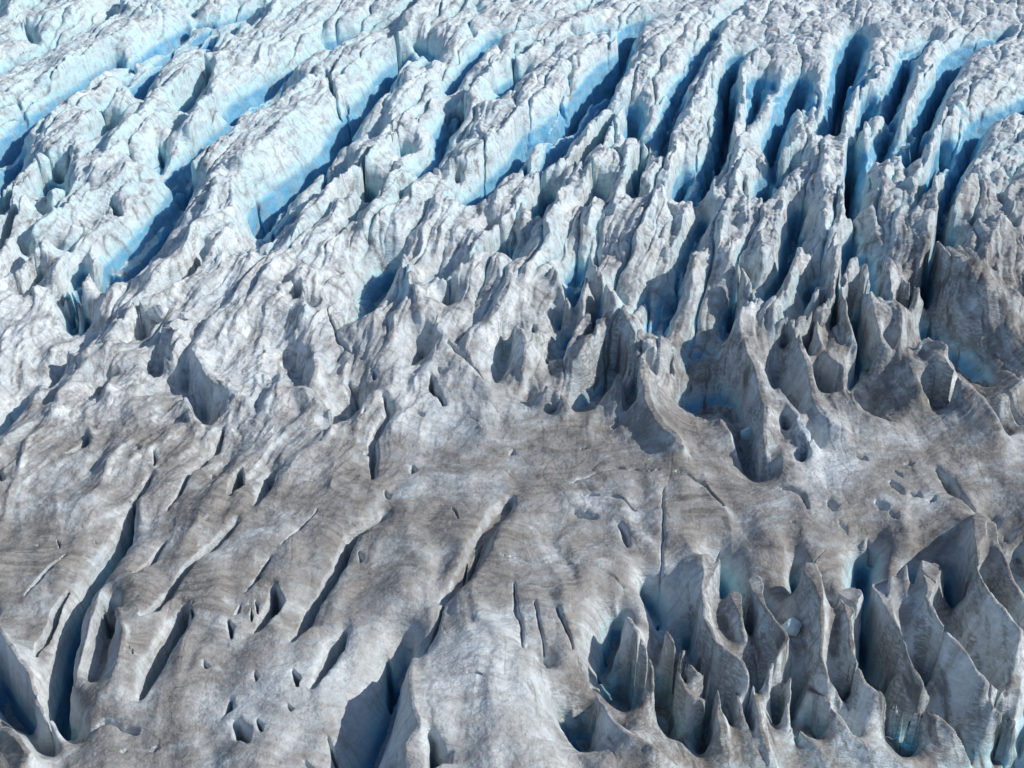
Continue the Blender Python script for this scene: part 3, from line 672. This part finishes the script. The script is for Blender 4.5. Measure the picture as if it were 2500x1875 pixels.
# ------------------------------------------------------------------ attributes: how steep, how deep, how dirty
gy = np.gradient(ZZ, axis=0) / np.maximum(np.gradient(Y, axis=0), 1e-4)
gx = np.gradient(ZZ, axis=1) / np.maximum(np.gradient(X, axis=1), 1e-4)
slope = np.sqrt(gx * gx + gy * gy)
steep = slope / np.sqrt(1 + slope * slope)
deep = np.clip(-(Z) / 9.0, 0, 1.2)
dirt_zone = 1 - .78 * sstep(135, 215, Y + 0.30 * X * -1 + 12 * noise(X / 30, Y / 30, 71))
dirt = dirt_zone * (.80 + .16 * fbm(X / 12 + wX, (st + 3 * wY) / 3.2, 4, 73, .6) + .26 * fbm(X / 10, st / 7, 4, 74)) * (1 - (.55 + .25 * sstep(113, 103, Y) * sstep(12, 22, X)) * sstep(.62, .95, steep)) + .22 * sheet * near + .22 * trans * near
for (u, v, rx, ry, k) in ((1180, 1640, 9, 12, .5), (700, 1740, 9, 5, .35), (150, 1560, 5, 6, .2), (850, 1620, 5, 6, .5), (1080, 1000, 9, 10, .5), (560, 930, 9, 10, .45), (700, 1100, 6, 8, .3), (2010, 1110, 5, 8, .6), (1650, 1420, 8, 5, .2)):
    cx, cy = ground(u, v, 0); dirt = dirt * (1 - k * np.clip(hill(X, Y, cx, cy, rx, ry, 1.2) * (1 + .5 * noise(X / 4, Y / 5, 88)), 0, 1))
# dirt streaks along the ice flow, deepened by darker patches on chosen faces
lowz = sstep(150, 125, Y) * (1 - sstep(113, 104, Y) * sstep(8, 18, X))
streak0 = directional(lambda a, b, s_: fbm(a, b, 4, s_, .6), .9, 7, 600, .4 * wX, .4 * wY)
streak = sstep(.0, .8, streak0) * (1 - .6 * lowz)
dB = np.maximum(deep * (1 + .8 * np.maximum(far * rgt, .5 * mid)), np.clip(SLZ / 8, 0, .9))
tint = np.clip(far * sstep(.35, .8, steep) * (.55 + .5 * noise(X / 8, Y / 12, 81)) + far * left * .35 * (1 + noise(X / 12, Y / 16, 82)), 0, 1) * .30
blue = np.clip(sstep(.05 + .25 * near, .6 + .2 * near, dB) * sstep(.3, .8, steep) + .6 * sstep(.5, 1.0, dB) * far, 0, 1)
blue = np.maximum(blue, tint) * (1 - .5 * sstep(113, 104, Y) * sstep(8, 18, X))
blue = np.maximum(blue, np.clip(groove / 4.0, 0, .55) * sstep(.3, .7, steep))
def at_img(u, v, h=0.0): return ground(u, v, h)
dark_patch = np.zeros_like(X)  # darker patches at chosen faces and hollows, broken up by noise
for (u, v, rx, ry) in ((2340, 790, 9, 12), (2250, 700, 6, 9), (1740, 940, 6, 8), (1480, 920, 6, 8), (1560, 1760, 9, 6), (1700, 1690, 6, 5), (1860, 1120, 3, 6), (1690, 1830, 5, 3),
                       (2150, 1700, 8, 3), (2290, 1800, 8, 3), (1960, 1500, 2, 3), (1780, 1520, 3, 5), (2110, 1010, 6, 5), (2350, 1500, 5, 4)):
    cx, cy = at_img(u, v, -4.0); dark_patch = np.maximum(dark_patch, hill(X, Y, cx, cy, rx * 1.25, ry * 1.3, 1.0))
dark_patch = np.maximum(dark_patch, .8 * sstep(113, 104, Y) * sstep(8, 18, X) * sstep(-.15, .6, fbm(X / 5, Y / 6, 2, 83)))
dark_patch = np.maximum(dark_patch, .7 * np.clip(hill(X, Y, 58, 162, 36, 22, 1.2), 0, 1) * sstep(0, .6, fbm(X / 7, Y / 9, 2, 84)))
streak = np.clip(streak * (.55 + 1.6 * dark_patch) + 1.0 * dark_patch * (.6 + .4 * fbm(X / 3, Y / 4, 3, 87)) + .6 * slabs * streak, 0, 2.2)

def add_attr(me, name, arr):
    a = me.attributes.new(name, 'FLOAT', 'POINT'); a.data.foreach_set('value', arr.astype(np.float32).ravel())

def build_grid(name, XX, YY, ZZ, mat, attrs):
    r, c = XX.shape
    me = bpy.data.meshes.new(name)
    co = np.empty((r * c, 3), np.float32); co[:, 0] = XX.ravel(); co[:, 1] = YY.ravel(); co[:, 2] = ZZ.ravel()
    i = np.arange(r * c, dtype=np.int32).reshape(r, c)
    q = np.stack([i[:-1, :-1], i[:-1, 1:], i[1:, 1:], i[1:, :-1]], -1).reshape(-1)
    nf = (r - 1) * (c - 1)
    me.vertices.add(r * c); me.vertices.foreach_set('co', co.ravel())
    me.loops.add(nf * 4); me.loops.foreach_set('vertex_index', q)
    me.polygons.add(nf); me.polygons.foreach_set('loop_start', np.arange(0, nf * 4, 4, dtype=np.int32))
    me.polygons.foreach_set('use_smooth', np.ones(nf, bool))
    me.update(calc_edges=True)
    for k, v in attrs.items(): add_attr(me, k, v)
    me.materials.append(mat)
    o = bpy.data.objects.new(name, me); S.collection.objects.link(o)
    return o

# ------------------------------------------------------------------ ice material
def ice_material():
    m = bpy.data.materials.new("glacier_ice"); m.use_nodes = True
    t = m.node_tree; N, L = t.nodes, t.links
    bs = N["Principled BSDF"]
    def at(n):
        a = N.new("ShaderNodeAttribute"); a.attribute_name = n; return a.outputs["Fac"]
    def mixc(f, a, b):
        x = N.new("ShaderNodeMix"); x.data_type = 'RGBA'
        for s, val in ((x.inputs[0], f), (x.inputs[6], a), (x.inputs[7], b)):
            if isinstance(val, (tuple, float)): s.default_value = val if isinstance(val, float) else (*val, 1)
            else: L.new(val, s)
        return x.outputs[2]
    def math_(op, a, b=None, c=None, clamp=False):
        x = N.new("ShaderNodeMath"); x.operation = op; x.use_clamp = clamp
        for s, val in zip(x.inputs, (a, b, c)):
            if val is None: continue
            if isinstance(val, (int, float)): s.default_value = val
            else: L.new(val, s)
        return x.outputs[0]
    def tex(scale, sx, sy, sz, det=5, rough=.6, dist=0.0, rot=0.0):
        g = N.new("ShaderNodeNewGeometry"); mp = N.new("ShaderNodeMapping")
        mp.inputs["Scale"].default_value = (sx, sy, sz); mp.inputs["Rotation"].default_value = (0, 0, rot)
        L.new(g.outputs["Position"], mp.inputs[0])
        n = N.new("ShaderNodeTexNoise"); n.inputs["Scale"].default_value = scale; n.inputs["Detail"].default_value = det
        n.inputs["Roughness"].default_value = rough; n.inputs["Distortion"].default_value = dist
        L.new(mp.outputs[0], n.inputs["Vector"]); return n.outputs["Fac"]
    def rng(v, a, b, c=0.0, d=1.0):
        x = N.new("ShaderNodeMapRange"); x.interpolation_type = 'SMOOTHSTEP'
        x.inputs[1].default_value = a; x.inputs[2].default_value = b; x.inputs[3].default_value = c; x.inputs[4].default_value = d
        L.new(v, x.inputs[0]); return x.outputs[0]
    lines, cross = at("lines"), at("cross")
    dirt, blue, streak = at("dirt"), at("blue"), at("streak")
    n1 = tex(.35, 1, 1, 2.2, 6, .62); n2 = tex(1.2, 1, 1.2, 2.5, 5, .65, .4); n3 = tex(.9, .35, 1.6, 1.2, 6, .65, .3, .25)
    n4 = tex(4.0, 1, 1, 1, 4, .7)
    white = mixc(rng(math_('ADD', math_('MULTIPLY', n2, .5), math_('MULTIPLY', lines, .5)), .3, .65), (.60, .71, .78), (.82, .86, .87))
    pale = mixc(rng(n1, .35, .65), (.48, .74, .81), (.60, .79, .85))
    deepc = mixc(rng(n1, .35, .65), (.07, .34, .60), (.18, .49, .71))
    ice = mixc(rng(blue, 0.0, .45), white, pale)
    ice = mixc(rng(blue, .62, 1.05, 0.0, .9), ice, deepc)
    grime = mixc(rng(math_('ADD', math_('MULTIPLY', n3, .5), math_('MULTIPLY', cross, .5)), .3, .7), (.168, .160, .150), (.325, .312, .295))
    d = math_('ADD', math_('MULTIPLY', math_('MULTIPLY', dirt, 1.15), math_('SUBTRACT', 1.0, math_('MULTIPLY', blue, .85))), math_('MULTIPLY', math_('SUBTRACT', n1, .5), .8))
    d = math_('ADD', d, math_('MULTIPLY', math_('SUBTRACT', n3, .5), .8), clamp=True)
    col = mixc(d, ice, grime)
    ns = tex(1.0, .22, .22, 2.6, 5, .7, .5)
    col = mixc(math_('MULTIPLY', rng(ns, .55, .68), .32), col, (.33, .33, .34))
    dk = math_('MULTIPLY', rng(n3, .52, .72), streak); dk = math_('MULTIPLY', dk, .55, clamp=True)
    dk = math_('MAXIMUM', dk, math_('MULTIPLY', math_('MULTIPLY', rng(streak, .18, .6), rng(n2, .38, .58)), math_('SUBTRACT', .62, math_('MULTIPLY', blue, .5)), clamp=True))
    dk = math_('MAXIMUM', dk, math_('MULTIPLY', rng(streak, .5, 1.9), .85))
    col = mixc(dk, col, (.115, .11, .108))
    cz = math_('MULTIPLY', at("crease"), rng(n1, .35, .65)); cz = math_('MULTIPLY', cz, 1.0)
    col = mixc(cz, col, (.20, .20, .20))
    col = mixc(math_('MULTIPLY', rng(math_('ADD', math_('MULTIPLY', cross, .6), math_('MULTIPLY', n4, .4)), .56, .72), .4), col, (.27, .27, .275))
    spk = math_('MULTIPLY', rng(n4, .62, .75), .35)
    col = mixc(spk, col, (.30, .29, .29))
    L.new(col, bs.inputs["Base Color"])
    L.new(math_('MULTIPLY', rng(blue, .1, .7), .75), bs.inputs["Subsurface Weight"])
    bs.inputs["Subsurface Radius"].default_value = (.25, .8, 1.3); bs.inputs["Subsurface Scale"].default_value = 1.6
    bs.inputs["Roughness"].default_value = .5; bs.inputs["IOR"].default_value = 1.31
    bs.inputs["Specular IOR Level"].default_value = .35
    b1 = N.new("ShaderNodeBump"); b1.inputs["Strength"].default_value = .8; b1.inputs["Distance"].default_value = .35
    L.new(math_('ADD', n2, math_('MULTIPLY', n3, .8)), b1.inputs["Height"])
    b2 = N.new("ShaderNodeBump"); b2.inputs["Strength"].default_value = .7; b2.inputs["Distance"].default_value = .12
    L.new(n4, b2.inputs["Height"]); L.new(b1.outputs[0], b2.inputs["Normal"]); L.new(b2.outputs[0], bs.inputs["Normal"])
    return m
ICE = ice_material()
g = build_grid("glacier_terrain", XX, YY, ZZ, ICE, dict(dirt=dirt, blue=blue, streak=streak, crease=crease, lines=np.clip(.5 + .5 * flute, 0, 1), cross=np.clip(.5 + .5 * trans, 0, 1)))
g["kind"] = "structure"

# ------------------------------------------------------------------ loose blocks of ice lying on the glacier
def surface_z(x, y):
    i = int(np.clip(np.searchsorted(Yr, y), 1, len(Yr) - 2)); j = int(np.clip(np.searchsorted(fan, x / (y + 2)), 1, nc - 2))
    return float(ZZ[i, j])
def sight(u, v):
    """where the sight line first meets the ice"""
    xn = (u - 1250) / 1250 * TF; yn = (937.5 - v) / 1250 * TF
    d = (xn, CP + yn * SP, -SP + yn * CP); t = 95.0
    while t < 600:
        x, y, z = d[0] * t, d[1] * t, CAM_H + d[2] * t
        if z < surface_z(x, y): return x, y, surface_z(x, y)
        t += .12
    return x, y, 0.0
import bmesh, random
def ice_block(u, v, size, seed, label, tone=0.0, group=None, name="ice_block", rot=0.0):
    rnd = random.Random(seed)
    bm = bmesh.new(); bmesh.ops.create_icosphere(bm, subdivisions=5, radius=1.0)
    co = np.array([v_.co[:] for v_ in bm.verts])
    for k in range(11):                                    # broken off along random planes
        n = np.array([rnd.gauss(0, 1) for _ in range(3)]); n /= np.linalg.norm(n)
        lim = rnd.uniform(.50, .82); dd = co @ n
        co -= np.outer(np.maximum(dd - lim, 0) * .93, n)
    q = co * 2.3 + seed
    co *= (1 + .05 * noise(q[:, 0] + q[:, 2], q[:, 1] - q[:, 2], seed) + .03 * noise(3 * q[:, 0] - q[:, 1], 3 * q[:, 2], seed + 5))[:, None]
    co *= np.array(size) / 2
    for v_, c in zip(bm.verts, co): v_.co = c
    me = bpy.data.meshes.new(name); bm.to_mesh(me); bm.free()
    me.polygons.foreach_set('use_smooth', np.ones(len(me.polygons), bool))
    n = len(me.vertices); o_ = np.ones(n)
    for k, val in dict(dirt=.25 - tone * .25, blue=tone, streak=.2, crease=0, lines=.5, cross=.5).items(): add_attr(me, k, o_ * val)
    me.materials.append(ICE)
    x, y, z = sight(u, v)
    o = bpy.data.objects.new(name, me); S.collection.objects.link(o)
    o.location = (x, y, z + size[2] * .22); o.rotation_euler = (rnd.uniform(-.35, .35), rnd.uniform(-.35, .35), rot)
    o["label"] = label; o["category"] = "ice block"
    if group: o["group"] = group
    return o
ice_block(1822, 1070, (1.7, 1.9, 2.4), 3, "pale blue ice block lying alone in the dark hollow right of centre", .45, rot=.4)
ice_block(1930, 1538, (3.4, 2.4, 1.9), 7, "glassy turquoise ice lump where the near thin ice blades meet", .3, rot=.5)
RB = "broken blocks heaped on the dirty slope at left"
ice_block(388, 775, (3.8, 3.2, 3.0), 11, "largest whitish block of the heap on the dirty slope at left", .05, RB, rot=.2)
ice_block(430, 800, (1.6, 3.0, 1.9), 12, "narrow tilted slab at the lower right end of the block heap", .0, RB, rot=-.5)
ice_block(402, 812, (1.5, 1.4, 1.1), 13, "small block at the foot of the heap on the dirty left slope", .0, RB)
ice_block(452, 778, (2.0, 1.6, 1.5), 14, "uppermost right block of the heap on the dirty left slope", .0, RB, rot=1.0)
